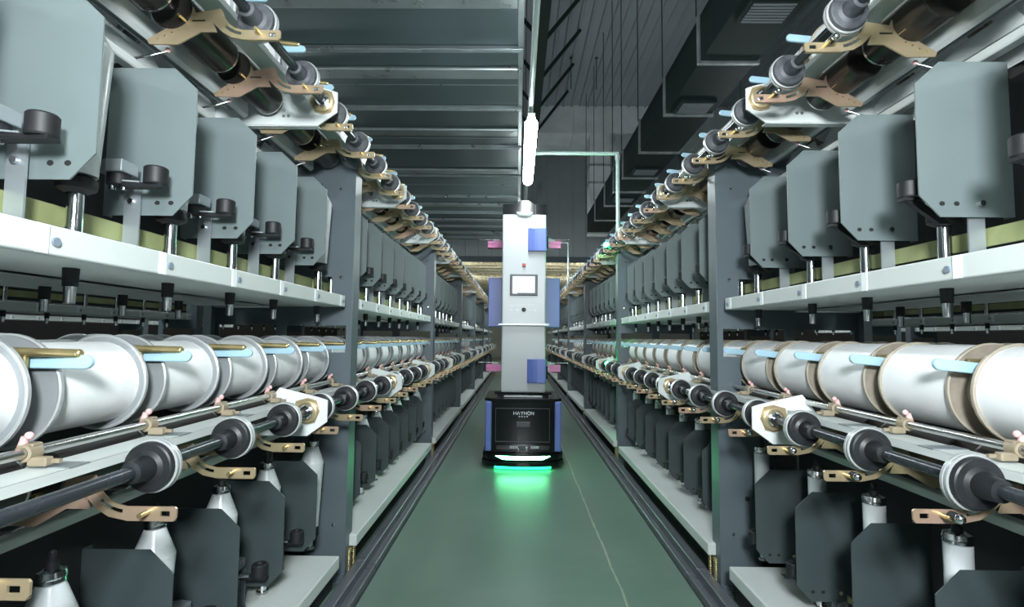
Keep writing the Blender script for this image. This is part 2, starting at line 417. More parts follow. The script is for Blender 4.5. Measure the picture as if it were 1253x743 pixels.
    m = MB(); m.lathe([(.02, -H), (ry, -H), (ry * 1.004, -H * .5), (ry, .0), (ry * 1.004, H * .5), (ry, H), (.02, H)], (0, 0, 0), 'yarn', 40, 'y')
    m.lathe([(.016, -.114), (.020, -.114), (.020, .114), (.016, .114)], (0, 0, 0), 'tube_white', 16, 'y')
    D['bobbin'] = m.mesh('yarn_bobbin', s)
    m = MB(); R = .0985
    m.lathe([(.021, -.003), (R - .006, -.003), (R - .003, -.0045, fe), (R, -.003, fe), (R, .003, fe), (R - .003, .0045, fe), (R - .006, .003), (.021, .003)], (0, 0, 0), fm, 44, 'y')
    if s > 0: m.lathe([(.06, -.003), (.06, -.012), (.045, -.012), (.045, -.003)], (0, 0, 0), fe, 28, 'y')
    D['flange'] = m.mesh('flange', s)
    return D

# ------------------------------------------------------------------ bay level meshes
def bay_meshes(s):
    D = {}
    # frame panel with post flange
    m = MB(); t = .0025
    def r(u0, u1, z0, z1): m.box(u0, u1, 0, 2 * t, z0, z1, 'frame_paint')
    TOP = 1.785; U = .31
    r(0, .16, .03, .20); r(0, .22, .20, .70); r(0, .09, .70, .845); r(0, U, .845, .93)
    r(0, .02, .93, 1.043); r(.27, U, .93, 1.043); r(0, U, 1.043, 1.166); r(0, .085, 1.166, 1.246); r(.28, U, 1.166, 1.246); r(0, U, 1.246, TOP)
    # flange facing the aisle, folded along y, with a rounded corner lip
    m.box(-.004, .001, 0, .085, .03, TOP, 'frame_paint', .0015, 2)
    m.box(.0, .030, .082, .085, .03, TOP, 'frame_paint')
    for z in (1.745, 1.243, .235): m.lathe([(0, -.009), (.006, -.008), (.008, -.003)], (.045, 0, z), 'chrome', 12, 'y')
    m.lathe([(0, -.009), (.006, -.008), (.008, -.003)], (.24, 0, 1.742), 'chrome', 12, 'y')
    m.lathe([(0, -.0032), (.0095, -.003), (.0095, .0)], (.105, 0, .37), 'hole_dark', 14, 'y')
    m.lathe([(0, -.0032), (.004, -.003), (.004, .0)], (.06, 0, 1.62), 'hole_dark', 10, 'y')
    m.box(-.012, .16, -.004, .10, .0, .012, 'frame_paint', .002, 1)
    m.box(.0, .13, -.004, .02, .012, .04, 'frame_paint', .002, 1)
    D['frame_post'] = m.mesh('frame_post', s)
    m = MB()
    m.lathe([(0, .125), (.0125, .125), (.0125, .113), (.0075, .112), (.0075, .018), (.0125, .018), (.0125, .010)], (-.006, 0, 0), 'brass_pin', 14)
    for k in range(10): m.lathe([(.0076, .03 + k * .008), (.0086, .033 + k * .008), (.0076, .036 + k * .008)], (-.006, 0, 0), 'bar_bronze', 12)
    D['levelling_bolt'] = m.mesh('levelling_bolt', s)
    # shelves
    m = MB()
    m.box(.01, .27, .045, L - .05, 1.146, 1.163, 'white_paint', .003, 2)
    m.box(.010, .022, .045, L - .05, 1.117, 1.163, 'white_paint', .004, 3)
    m.box(.022, .27, .05, L - .055, 1.117, 1.122, 'white_paint')
    D['shelf', 1] = m.mesh('spindle_shelf', s)
    m = MB()
    m.box(-.035, .25, .05, L - .16, .130, .177, 'white_paint', .005, 3)
    D['shelf', 0] = m.mesh('spindle_shelf', s)
    m = MB()
    m.box(.008, .0101, -.012, .008, 1.118, 1.162, 'tag_white', .0005, 1)
    m.cyl((.006, .020, 1.138), (.0105, .020, 1.138), .007, 'tag_bolt', 10)
    D['tag'] = m.mesh('shelf_tag', s)
    m = MB()
    m.box(.307, .309, .01, L - .01, .03, .80, 'dark_void'); m.box(.307, .309, .01, L - .01, 1.19, 1.60, 'dark_void')  # added dark sheets that keep the machine interior black and block stray light
    D['shade_sheet'] = m.mesh('shade_sheet', s)
    m = MB()
    m.box(.03, .24, .04, L - .04, .0, .07, 'dark_void'); m.box(.10, .24, .04, L - .04, .07, .12, 'dark_void')  # dark boxes standing in for the shadow below the base beam
    D['shade_plinth'] = m.mesh('shade_plinth', s)
    for T in TIERS:
        m = MB(); z = SH[T]
        m.box(.166, .172, .01, L - .01, z + .036, z + .074, 'belt')
        D['belt', T] = m.mesh('drive_belt', s)
        m = MB(); z = DZ[0] - .145
        m.box(.185, .215, .012, L - .012, z, z + .022, 'white_paint', .003, 1)
        D['beam', T] = m.mesh('support_beam', s)
    zc = DZ[0]
    for i, (a, b) in enumerate(((.004, .508), (.526, 1.558), (1.576, L - .004))):
        m = MB()
        m.box(-.004, .064, a, b, zc + .022, zc + .026, 'white_paint', .001, 1)
        m.box(-.004, -.001, a, b, zc + .010, zc + .026, 'white_paint')
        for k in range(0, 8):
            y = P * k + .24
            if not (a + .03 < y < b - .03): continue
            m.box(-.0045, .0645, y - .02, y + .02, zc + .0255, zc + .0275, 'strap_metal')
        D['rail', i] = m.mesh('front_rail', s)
        m = MB()
        m.prism([(.178, zc - .050), (.190, zc - .058), (.193, zc - .054), (.182, zc - .046), (.182, zc - .012), (.178, zc - .012)], a, b, 'bracket_white')
        m.cyl((.240, a, zc - .016), (.240, b, zc - .016), .015, 'strap_metal', 14)
        for k in range(8):
            y = P * k
            if y < a - .01 or y + P > b + .02: continue
            m.prism([(y + .02, zc - .058), (y + .05, zc - .012), (y + P * .80, zc - .012), (y + P * .94, zc - .030), (y + P * .94, zc - .058)], .286, .290, 'bracket_white', 'x')
        D['rear_rail', i] = m.mesh('rear_rail', s)
    m = MB()
    m.cyl((.060, .001, zc + .050), (.060, L - .001, zc + .050), .0085, 'steel', 14)
    D['rod'] = m.mesh('guide_rod', s)
    return D

NEAR = {}
def build_machine(s):
    side = 'left' if s < 0 else 'right'
    D = protos(s); B = bay_meshes(s); NEAR[s] = D
    tagmesh = None
    fl = 'grey-flanged' if s < 0 else 'tan-flanged'
    yplate = .030 if s < 0 else .112
    yguide = .220 if s < 0 else .118
    disc0 = .085
    cent = (-.0125 if s < 0 else (1.199 - 1.08))   # bobbin centre offset from lattice
    # left: bobbin spans 1.146..1.350 (centre 1.248) with lattice .07+.2625k ; right: 1.09..1.307 (1.20)
    cent = (1.248 - (.07 + P * 4)) if s < 0 else (1.199 - (.03 + P * 4))
    for b in range(NB):
        yb = Y0[s] + b * L
        root = empty('winding_machine_bay', (X0[s], yb, 0))
        if b == 0: lab = 'grey yarn winding machine bay beside the camera, nearest on the %s of the aisle' % side
        else: lab = 'grey winding machine bay, %s of the aisle, starting at its %s frame post' % (side, ORD[b - 1])
        tag(root, lab, 'machine', 'winding machine bays')
        def U(u): return s * u
        def add(name, me, u=0, y=0, z=0, parent=root): return obj(name, me, parent, (s * u, y, z))
        detail = b < 5
        if b > 0:
            add('frame_post', B['frame_post'])
            for q in (.045, .105): add('levelling_bolt', B['levelling_bolt'], 0, q)
        for T in TIERS:
            add('spindle_shelf', B['shelf', T])
            add('drive_belt', B['belt', T])
            add('support_beam', B['beam', T], 0, 0, TO[T])
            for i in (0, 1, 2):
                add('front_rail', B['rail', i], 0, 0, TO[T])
                add('rear_rail', B['rear_rail', i], 0, 0, TO[T])
            add('guide_rod', B['rod'], 0, 0, TO[T])
            sh = add('disc_shaft', D['shaft'], DU[T], 0, DZ[T])
            for j in range(8):
                if b == 0 and disc0 + P * j < .45: continue
                if b == 0 and s < 0 and P * j + yb < .6: continue
                d = add('shaft_disc', D['disc_up' if T else 'disc'], 0, disc0 + P * j - .015, 0, sh)
                d.rotation_euler.y = random.uniform(0, 1)
                if detail: 
                    e = obj('disc_rim', D['disc_rim'], sh, (0, disc0 + P * j - .015, 0))
            for yy in (.517, 1.567):
                br = add('end_bracket', B.get('x') or D['bracket'], 0, yy, TO[T] - (.0 if not T else .003))
                if detail: obj('bearing', D['bearing'], br, (s * (DU[T] - DU[0]), 0, 0))
            for j in range(8):
                y = P * j
                if yb + y < .38: continue
                if j > 0:
                    pl = add('divider_plate', D['plate', T], 0, y)
                    if detail:
                        obj('mounting_strap', D['strap', T], pl); lv = obj('brake_lever', D['lever', T], pl); obj('knob', D['knob', T], pl)
                elif detail and (b > 0 or s < 0):
                    q = obj('brake_lever', D['lever', T], root, (0, y if s > 0 else L, 0)); obj('knob', D['knob', T], q)
                so = .075 if j < 7 else .165
                su = 0.0 if j < 7 else -.01
                if detail or not T: add('spindle', D['spindle', T], su, y + so)
                k = 'brass' if (j * 7 + b * 3 + T) % 3 else 'brass_pink'
                add('guide_plate', D['yarn_plate', k], DU[T] - DU[0], y + yplate, TO[T] - .003 * T)
                if detail: add('yarn_hook', D['hook'], 0, y + yplate + .02, TO[T])
                add('winding_roller', D['roller'], .108, y + cent, DZ[0] - .006 + TO[T])
                g = add('yarn_guide', D['yarn_guide'], 0, y + yguide, TO[T])
                if detail: obj('guide_eye', D['guide_eye'], g)
                cr = add('bobbin_cradle', D['cradle'], 0, max(y + cent - P / 2, .009), TO[T])
                obj('blue_tongue', D['tongue'], cr)
        if detail:
            for j in range(8):
                y = .165 + P * j
                if y < L - .08 and yb + y > .4: add('shelf_tag', B['tag'], 0, y)
        add('shade_plinth', B['shade_plinth']); add('shade_sheet', B['shade_sheet'])
        if b < 3:
            # back half of the same bay, facing the next aisle
            def back(name, me, y=0, z=0, u=0):
                q = obj(name, me, root, (s * (DEPTH - u), L - y, z)); q.rotation_euler.z = PI; return q
            for T in TIERS:
                back('spindle_shelf', B['shelf', T]); back('drive_belt', B['belt', T]); back('support_beam', B['beam', T], 0, TO[T])
                for i in (0, 1, 2): back('rear_rail', B['rear_rail', i], 0, TO[T]); back('front_rail', B['rail', i], 0, TO[T])
            if b > 0: back('frame_post', B['frame_post'], L - .09)
            for j in range(1, 8):
                back('divider_plate', D['plate', 1], P * j); back('spindle', D['spindle', 1], P * j + .075)
                for T in TIERS: back('winding_roller', D['roller'], P * j - .13, DZ[0] - .006 + TO[T], .108)
        # ---- loose things
        for T in TIERS:
            row = ('lower', 'upper')[T]
            for j in range(8):
                y = yb + P * j
                yo = y + (.075 if j < 7 else .165)
                if b == 0: where = '%s before the first frame post' % ORD[7 - j]
                else: where = '%s past the %s frame post' % (ORD[j], ORD[b - 1])
                if yo > .45 and (b < 5):
                    o = obj('yarn_bottle', D['bottle', T], None, (X0[s] + s * (SU[s] + (0 if j < 7 else -.01)), yo, 0))
                    tag(o, 'white yarn bottle, %s deck of the %s machine, %s' % (row, side, where), 'bottle', 'yarn bottles on the %s deck of the %s machine' % (row, side))
                    if b < 4:
                        c = obj('bottle_cap', D['cap', T], o); obj('bottle_tip', D['cap_pin', T], c)
                if b < 2 and y + cent > .6:
                    o = obj('yarn_bobbin', D['bobbin'], None, (X0[s] + s * (DEPTH - .172), y + cent, .900 + TO[T]))
                    tag(o, 'shaded back-side yarn bobbin, %s row, %s machine, %s' % (row, side, where), 'bobbin', 'back side bobbins of the %s machine' % side)
                    for yy in (-.101, .101): obj('flange', D['flange'], o, (0, yy, 0))
                if y + cent > .45:
                    o = obj('yarn_bobbin', D['bobbin'], None, (X0[s] + s * .172, y + cent, .900 + TO[T]))
                    tag(o, 'white %s yarn bobbin, %s row, %s machine, %s' % (fl, row, side, where), 'bobbin', 'yarn bobbins on the %s row of the %s machine' % (row, side))
                    if b < 6:
                        for yy in (-.101, .101): obj('flange', D['flange'], o, (0, yy, 0))
for s in (-1, 1): build_machine(s)

# neighbouring machines seen through the gaps
def neighbour(s, row):
    B = bay_meshes(s); side = 'left' if s < 0 else 'right'
    D = NEAR[s]
    xf = X0[s] + s * (1.95 * (row + 1))
    for b in range(1 + row, 4):
        r = empty('winding_machine_bay', (xf, Y0[s] + b * L, 0))
        tag(r, 'dark winding machine bay, %s aisle further %s, %s of its row' % (('one', 'two')[row], side, ORD[b - 1 - row]), 'machine', 'machine bays beyond the %s machine' % side)
        for T in TIERS: obj('spindle_shelf', B['shelf', T], r); obj('drive_belt', B['belt', T], r)
        for j in range(8):
            y = .165 + P * j
            if y < L - .08: obj('shelf_tag', B['tag'], r, (0, y, 0))
            if row == 0:
                if j: obj('divider_plate', D['plate', 1], r, (0, P * j, 0))
                obj('spindle', D['spindle', 1], r, (0, P * j + .075, 0))
        obj('frame_post', B['frame_post'], r); obj('shade_plinth', B['shade_plinth'], r); obj('shade_sheet', B['shade_sheet'], r)
for s in (-1, 1):
    for row in (0, 1): neighbour(s, row)

# ------------------------------------------------------------------ floor rails
def rails():
    for s in (-1, 1):
        side = 'left' if s < 0 else 'right'
        m = MB()
        m.box(-.098, -.012, .004, L - .004, .0, .010, 'floor_rail')
        m.box(-.055, -.012, .004, L - .004, .010, .046, 'floor_rail', .004, 2)
        m.box(-.098, -.078, .004, L - .004, .010, .030, 'floor_rail', .003, 2)
        m.box(-.104, -.098, .004, L - .004, .0, .006, 'dark_void')
        me = m.mesh('floor_rail', s)
        for b in range(NB):
            o = obj('floor_rail', me, None, (X0[s], Y0[s] + .12 + b * L, 0))
            lab = ('dark steel floor rail piece along the %s machine, nearest the camera' % side) if b == 0 else ('dark steel floor rail piece in front of the %s machine, %s from the camera' % (side, ORD[b]))
            tag(o, lab, 'rail', 'floor rail pieces along the machines')
rails()

# ------------------------------------------------------------------ robot
def robot():
    cx, yf = .046, 4.08
    R = empty('transport_robot', (cx, 4.40, 0))
    tag(R, 'tall white transport robot on a black wheeled base with green light strip', 'robot')
    def add(name, mb, parent=R):
        me = mb.mesh(name); o = obj(name, me, parent, (0, 0, 0))
        return o
    Y = yf - 4.40       # local front plane
    def footprint(w, y0, y1, bulge, r=.05, n=14):
        pts = []
        for i in range(n + 1):
            x = -w + 2 * w * i / n
            e = max(0, (abs(x) - (w - r)) / r)
            pts.append((x, y0 - bulge * (1 - (x / w) ** 2) + r * .8 * (1 - math.sqrt(max(0, 1 - e * e)))))
        pts += [(w, y1 - r), (w - r * .3, y1 - r * .3), (w - r, y1), (-w + r, y1), (-w + r * .3, y1 - r * .3), (-w, y1 - r)]
        return pts
    m = MB()
    m.prism(footprint(.292, Y + .008, Y + .62, .012), .115, .515, 'robot_black', 'z', bev=.004)
    m.prism(footprint(.298, Y + .0, Y + .625, .012), .505, .528, 'robot_black', 'z', bev=.005)
    body = add('base_body', m)
    m = MB()
    m.prism(footprint(.312, Y - .005, Y + .64, .055, .09), .060, .115, 'robot_black', 'z', bev=.010)
    m.prism(footprint(.318, Y - .010, Y + .65, .062, .09), .024, .060, 'robot_black', 'z', bev=.008)
    add('bumper_skirt', m)
    def band(mat, hw, z0, z1, off, taper):
        m = MB(); n = 24; A = []
        for i in range(n + 1):
            x = -hw + 2 * hw * i / n; k = abs(x) / hw
            y = Y - .005 - .055 * (1 - (x / .312) ** 2) - off
            zz0 = z0 + (z1 - z0) * taper * max(0, (k - .72) / .28); 
            A.append((x, y, zz0, z1))
        rows = [[m.bm.verts.new((a[0], a[1] + d, z)) for a in A for z in ()] for d in ()]
        F0 = [m.bm.verts.new((a[0], a[1], a[2])) for a in A]; F1 = [m.bm.verts.new((a[0], a[1], a[3])) for a in A]
        G0 = [m.bm.verts.new((a[0], a[1] + .012, a[2])) for a in A]; G1 = [m.bm.verts.new((a[0], a[1] + .012, a[3])) for a in A]
        for i in range(n):
            m.face([F0[i], F0[i + 1], F1[i + 1], F1[i]], mat); m.face([F1[i], F1[i + 1], G1[i + 1], G1[i]], mat)
            m.face([G0[i], G1[i], G1[i + 1], G0[i + 1]], mat); m.face([F0[i], G0[i], G0[i + 1], F0[i + 1]], mat)
        return m
    add('light_strip', band('led_white', .208, .076, .102, .004, .9))
    m = band('led_green', .215, .006, .022, -.004, .0)
    add('underglow_strip', m)
    # front panel frame and window
    m = MB(); yy = Y - .003
    for (x0, x1, z0, z1) in ((-.212, .205, .452, .455), (-.212, -.2095, .20, .455), (.2025, .205, .20, .455), (-.212, .205, .20, .203)):
        m.box(x0, x1, yy - .008, yy + .004, z0, z1, 'robot_grey')
    m.box(-.05, .055, yy - .011, yy + .004, .314, .352, 'robot_grey', .002, 1)
    add('front_panel', m, body)
    # bumpers
    for sx in (-1, 1):
        m = MB(); c = sx * .268
        m.box(c - .024, c + .026, Y - .012, Y + .06, .128, .508, 'robot_blue', .011, 4)
        add('corner_bumper', m)
    # small caution plates above the strip: simple rows of tiny glyph-like marks
    m = MB()
    m.box(-.205, .205, Y - .0115, Y + .002, .140, .176, 'robot_black', .001, 1)
    rr = random.Random(8)
    for (x0, x1) in ((-.10, -.045), (.06, .125)):
        for row in (.162, .152):
            x = x0
            while x < x1:
                w = rr.uniform(.004, .009); m.box(x, x + w, Y - .0135, Y - .011, row, row + .007, 'text_white'); x += w + .003
    m.cyl((.030, Y - .0135, .160), (.030, Y - .011, .160), .009, 'text_white', 12)
    m.box(.027, .033, Y - .0135, Y - .011, .136, .155, 'text_white')
    m.box(-.036, -.030, Y - .0135, Y - .011, .136, .150, 'text_white')
    add('marking_plate', m, body)
    # brand lettering
    letters = {'H': ['10001', '10001', '11111', '10001', '10001'], 'A': ['00100', '01010', '01010', '10001', '10001'],
               'Y': ['10001', '01010', '00100', '00100', '00100'], 'O': ['01110', '10001', '10001', '10001', '01110'], 'N': ['10001', '11001', '10101', '10011', '10001']}
    def stroke(m, x0, z0, x1, z1, t, y):
        d = Vector((x1 - x0, z1 - z0)); n = Vector((-d.y, d.x)).normalized() * t / 2
        m.prism([(x0 + n.x, z0 + n.y), (x1 + n.x, z1 + n.y), (x1 - n.x, z1 - n.y), (x0 - n.x, z0 - n.y)], y, y + .003, 'text_white')
    m = MB(); w = .019; h = .024; gap = .008; x = -.072; z = .407; yy = Y - .0145; t = .0052
    for ch in 'HAYHON':
        if ch == 'H': S = [(0, 0, 0, 1), (1, 0, 1, 1), (0, .5, 1, .5)]
        if ch == 'A': S = [(0, 0, .5, 1), (1, 0, .5, 1)]
        if ch == 'Y': S = [(0, 1, .5, .45), (1, 1, .5, .45), (.5, .45, .5, 0)]
        if ch == 'O': S = [(.25, 0, .75, 0), (.75, 0, 1, .3), (1, .3, 1, .7), (1, .7, .75, 1), (.75, 1, .25, 1), (.25, 1, 0, .7), (0, .7, 0, .3), (0, .3, .25, 0)]
        if ch == 'N': S = [(0, 0, 0, 1), (0, 1, 1, 0), (1, 0, 1, 1)]
        for a, b, c, d in S: stroke(m, x + a * w, z + b * h, x + c * w, z + d * h, t, yy)
        x += w + gap
    for k in range(4):
        xx = -.034 + k * .020
        for q in range(3): m.box(xx, xx + .011, yy, yy + .003, .388 + q * .0042, .3905 + q * .0042, 'text_white')
        m.box(xx + .004, xx + .007, yy, yy + .003, .388, .399, 'text_white')
    add('front_lettering', m, body)
    # column base plate
    cy = 4.22 - 4.40
    m = MB(); m.box(-.20, .20, cy - .07, cy + .34, .528, .552, 'robot_black', .004, 2)
    for sx in (-1, 1): m.box(sx * .195 - .03, sx * .195 + .03, cy - .06, cy - .02, .552, .572, 'robot_black', .003, 1)
    m.box(-.150, .150, cy - .076, cy - .060, .531, .545, 'robot_white', .002, 1)
    add('column_foot', m)
    m = MB(); m.box(-.178, .178, cy, cy + .30, .560, 2.005, 'robot_white', .012, 3)
    col = add('column', m)
    m = MB()
    m.prism([(-.178, 2.005), (.178, 2.005), (.178, 2.090), (.075, 2.092), (.055, 2.108), (.03, 2.122), (-.03, 2.122), (-.055, 2.108), (-.075, 2.092), (-.178, 2.090)], cy + .004, cy + .29, 'robot_black')
    m.box(.0, .002, cy - .001, cy + .006, 2.03, 2.115, 'robot_grey'); m.box(.088, .090, cy - .0, cy + .006, 2.005, 2.09, 'robot_grey')
    add('top_housing', m)
    m = MB()
    pr = [(.0, -.030), (.045, -.026), (.060, -.012), (.066, .000), (.066, .006), (.0, .008)]
    m.lathe([(p[0], p[1]) for p in pr], (0, 0, 2.012), 'panel_text', 28, 'z', True)
    for v in m.bm.verts: v.co.y = v.co.y * .45 + cy - .012
    add('sensor_dome', m)
    # covers
    for z0, z1 in ((1.70, 1.885), (.640, .828)):
        m = MB()
        pts = [(.030, cy + .004), (.030, cy - .030), (.055, cy - .046), (.085, cy - .034), (.110, cy - .040), (.172, cy - .040), (.182, cy - .030), (.182, cy + .10), (.178, cy + .10), (.178, cy + .004)]
        m.prism(pts, z0, z1, 'robot_blue', 'z', bev=.003)
        add('arm_cover', m)
        m = MB(); m.box(.182, .196, cy + .02, cy + .07, z0 + .03, z0 + .13, 'robot_black', .003, 1); add('cover_hinge', m)
    # screen
    m = MB(); m.box(-.113, .110, cy - .014, cy + .004, 1.338, 1.512, 'robot_grey', .006, 2); bez = add('screen_bezel', m)
    m = MB(); m.box(-.092, .088, cy - .0165, cy - .012, 1.360, 1.494, 'screen')
    for k in range(5): m.box(.048, .066, cy - .0172, cy - .0160, 1.385 + k * .018, 1.398 + k * .018, 'screen_blue')
    for k in range(3): m.box(-.078, .030, cy - .0172, cy - .0160, 1.478 - k * .030, 1.4795 - k * .030, 'screen_line')
    m.box(-.09, -.055, cy - .0172, cy - .0160, 1.353, 1.362, 'screen')
    add('screen', m, bez)
    m = MB(); m.box(-.014, .013, cy - .006, cy + .002, 1.572, 1.600, 'robot_grey', .002, 1); m.cyl((0, cy - .020, 1.586), (0, cy, 1.586), .0105, 'red', 16); add('stop_button', m)
    m = MB(); m.cyl((0, cy - .006, 1.224), (0, cy + .001, 1.224), .018, 'black_rubber', 20); m.cyl((0, cy - .010, 1.224), (0, cy - .005, 1.224), .010, 'black_rubber', 16)
    add('key_switch', m)
    m = MB(); rr = random.Random(3)
    for (x0, x1, z, h) in ((-.10, -.085, 1.250, .010), (-.08, .10, 1.262, .003), (-.105, -.09, 1.218, .010), (-.065, -.045, 1.216, .010), (.045, .062, 1.217, .008), (.078, .10, 1.215, .010)):
        x = x0
        while x < x1:
            w = rr.uniform(.003, .007); m.box(x, x + w, cy - .0008, cy + .001, z, z + h, 'panel_text'); x += w + .003
    add('panel_print', m, col)
    m = MB(); m.box(-.205, .205, cy - .045, cy + .02, 1.094, 1.112, 'strap_metal', .004, 2); add('front_ledge', m)
    m = MB(); m.box(-.304, .314, cy + .285, cy + .40, 1.090, 1.515, 'robot_blue', .006, 2); add('blue_rear_box', m)
    # grippers
    for z in (1.765, .712):
        for sx in (-1, 1):
            m = MB(); o = -.003 if sx < 0 else .008
            x1 = sx * .308 + o; x0 = sx * .170
            m.box(min(x0, x1), max(x0, x1), cy + .22, cy + .29, z, z + .058, 'robot_pink', .004, 2)
            m.box(min(x0, x1), max(x0, x1), cy + .215, cy + .22, z + .034, z + .058, 'robot_pink')
            c = sx * .235
            m.box(c - .03, c + .03, cy + .225, cy + .265, z + .058, z + .078, 'robot_white', .006, 2)
            if sx > 0: m.cyl((.215, cy + .24, z + .02), (.215, cy + .24, z + .085), .022, 'strap_metal', 14)
            m.cyl((sx * .20, cy + .24, z + .074), (sx * .375, cy + .24, z + .076), .004, 'steel', 8)
            m.ball((sx * .375, cy + .24, z + .076), .0075, 'steel', 8)
            add('gripper_arm', m)
    # rear corner signal bars
    m = MB(); m.box(.179, .183, cy + .24, cy + .26, .84, 1.06, 'led_green'); m.box(.179, .183, cy + .24, cy + .26, 1.55, 1.74, 'led_green'); add('signal_bar', m)
    for sx in (-1, 1):
        for yy in (Y + .16, Y + .50):
            m = MB(); m.cyl((sx * .24 - .02, yy, .050), (sx * .24 + .02, yy, .050), .050, 'black_rubber', 20); add('wheel', m)
robot()

# ------------------------------------------------------------------ hall
def hall():
    m = MB(); m.box(-9, 9, -6, 26, -.12, 0, 'floor'); o = struct('floor', m)
    # corrugated roof
    m = MB(); z = 6.0; x = -9.0; pts = []
    while x < 9.0:
        pts += [(x, z), (x + .115, z), (x + .130, z - .030), (x + .160, z - .030), (x + .175, z)]; x += .175
    n = len(pts)
    A = [m.bm.verts.new((p[0], -6, p[1])) for p in pts]; Bv = [m.bm.verts.new((p[0], 14.1, p[1])) for p in pts]
    for i in range(n - 1): m.face([A[i], A[i + 1], Bv[i + 1], Bv[i]], 'roof_sheet')
    m.box(-9, 9, -6, 14.1, z + .03, z + .1, 'roof_sheet')
    struct('ceiling', m)
    for nm, x0, x1 in (('wall_left', -9.1, -9), ('wall_right', 9, 9.1)):
        m = MB(); m.box(x0, x1, -6, 26, -.12, 6.1, 'dark_void'); struct(nm, m)
    m = MB(); m.box(-9, 9, -6.1, -6, -.12, 6.1, 'wall_sheet'); struct('wall_front', m)
    m = MB(); m.box(-9, 9, 26, 26.1, -.12, 6.1, 'wall_sheet'); struct('wall_back', m)
    # sheet metal bulkhead hanging over the far end
    m = MB(); zlo = 3.12
    m.box(-9, 9, 14.0, 14.1, zlo, 6.0, 'wall_sheet')
    x = -9.0
    while x < 9: m.box(x, x + .04, 13.975, 14.0, zlo, 5.98, 'wall_sheet', .005, 1); x += .36
    m.box(-9, 9, 13.94, 14.0, zlo - .10, zlo + .05, 'frame_paint')
    m.box(.50, .62, 13.93, 13.99, 3.3, 5.2, 'supply_seam')
    struct('wall_bulkhead', m)
    # lower warm ribbed ceiling of the next hall
    m = MB(); z = 3.42
    m.box(-9, 9, 14.1, 26, z + .10, z + .16, 'frame_paint')
    y = 14.5
    while y < 26: m.box(-9, 9, y, y + .22, z + .02, z + .10, 'warm_sheet'); m.box(-9, 9, y + .22, y + .26, z - .06, z + .10, 'warm_sheet'); y += .75
    x = -6
    while x < 6: m.box(x, x + .035, 14.1, 26, z - .02, z + .03, 'warm_sheet'); x += .16
    struct('ceiling_far', m)
hall()

# big flat return duct above the left machine
def return_duct():
    r = empty('return_duct', (-1.6, 5.0, 3.1)); tag(r, 'wide flat sheet-metal air duct with cross seams above the left machine', 'duct')
    X1, X2 = 1.583, -1.75; y1 = 6.2
    m = MB(); m.box(X2, X1, -8, y1, 0, .75, 'duct_metal'); obj('duct_body', m.mesh('duct_body'), r)
    thin = [-4.6, -3.4, -2.35, -1.344, -.365, .61, 1.60, 2.60, 3.63, 4.7, 5.77]
    for y in thin:
        m = MB(); m.box(X2, X1 + .02, y - .020, y + .020, -.030, 0, 'duct_seam', .004, 1); m.box(X2, X1 + .02, y - .004, y + .004, -.045, -.028, 'duct_seam')
        for q in range(9): m.box(X1 - .05 - q * .37, X1 + .04 - q * .37 , y - .026, y + .026, -.036, -.026, 'duct_seam', .003, 1)
        obj('seam_flange', m.mesh('seam_flange'), r)
    for y in [-3.9, -2.9, -1.9, -1.0, .19, 1.45, 2.57 + .55, 4.2, 5.3]:
        m = MB(); m.box(X2, X1 + .005, y - .075, y + .075, -.034, 0, 'duct_seam', .012, 2); obj('stiffener', m.mesh('stiffener'), r)
    for y in [-1.8, -.77, .4, 2.1, 3.6]:
        m = MB(); m.box(X2, X1, y - .003, y + .003, -.004, 0, 'duct_seam'); obj('sheet_joint', m.mesh('sheet_joint'), r)
    m = MB(); m.box(X1, X1 + .04, -8, y1, -.02, .03, 'duct_seam', .004, 1); obj('edge_angle', m.mesh('edge_angle'), r)
    for y in (-1, 1.5, 4, 5.9):
        m = MB(); m.cyl((X1 + .03, y, 0), (X1 + .03, y, 2.88), .008, 'rod_dark', 8); obj('hanger_rod', m.mesh('hanger_rod'), r)
return_duct()

# supply duct over the right machine
def supply_duct():
    r = empty('supply_duct', (1.59, 5.0, 3.1)); tag(r, 'dark square air supply duct with bright flanges running over the right machine', 'duct')
    m = MB(); m.box(-.215, .215, -8, 5.5, .02, .38, 'supply_duct'); obj('duct_body', m.mesh('duct_body'), r)
    ys = [-4.9, -3.95, -3.0, -2.05, -1.11, -.17, .84, 1.79, 2.45, 3.25, 4.3, 5.4]
    m0 = MB()
    for (a, b, c, d) in ((-.235, .235, -.002, .022), (-.235, .235, .38, .40)): m0.box(a, b, -.018, .018, c, d, 'supply_seam', .004, 1)
    for a in (-.235, .213): m0.box(a, a + .022, -.018, .018, 0, .40, 'supply_seam', .004, 1)
    me = m0.mesh('duct_flange')
    for y in ys: obj('duct_flange', me, r, (0, y, 0))
    m = MB()
    m.box(-.16, .16, -.12, .12, -.004, .022, 'supply_duct', .003, 1)
    for k in range(7): m.box(-.135, .135, -.100 + k * .030, -.082 + k * .030, -.010, .0, 'grille')
    me = m.mesh('air_grille')
    for y in (-1.75, -.35, 1.50, 2.85): obj('air_grille', me, r, (0, y, .0))
    m = MB()
    for y in ys[2:]:
        for x in (-.24,): m.cyl((x, y, .38), (x, y, 2.88), .006, 'rod_dark', 8)
    obj('hanger_rods', m.mesh('hanger_rods'), r)
supply_duct()

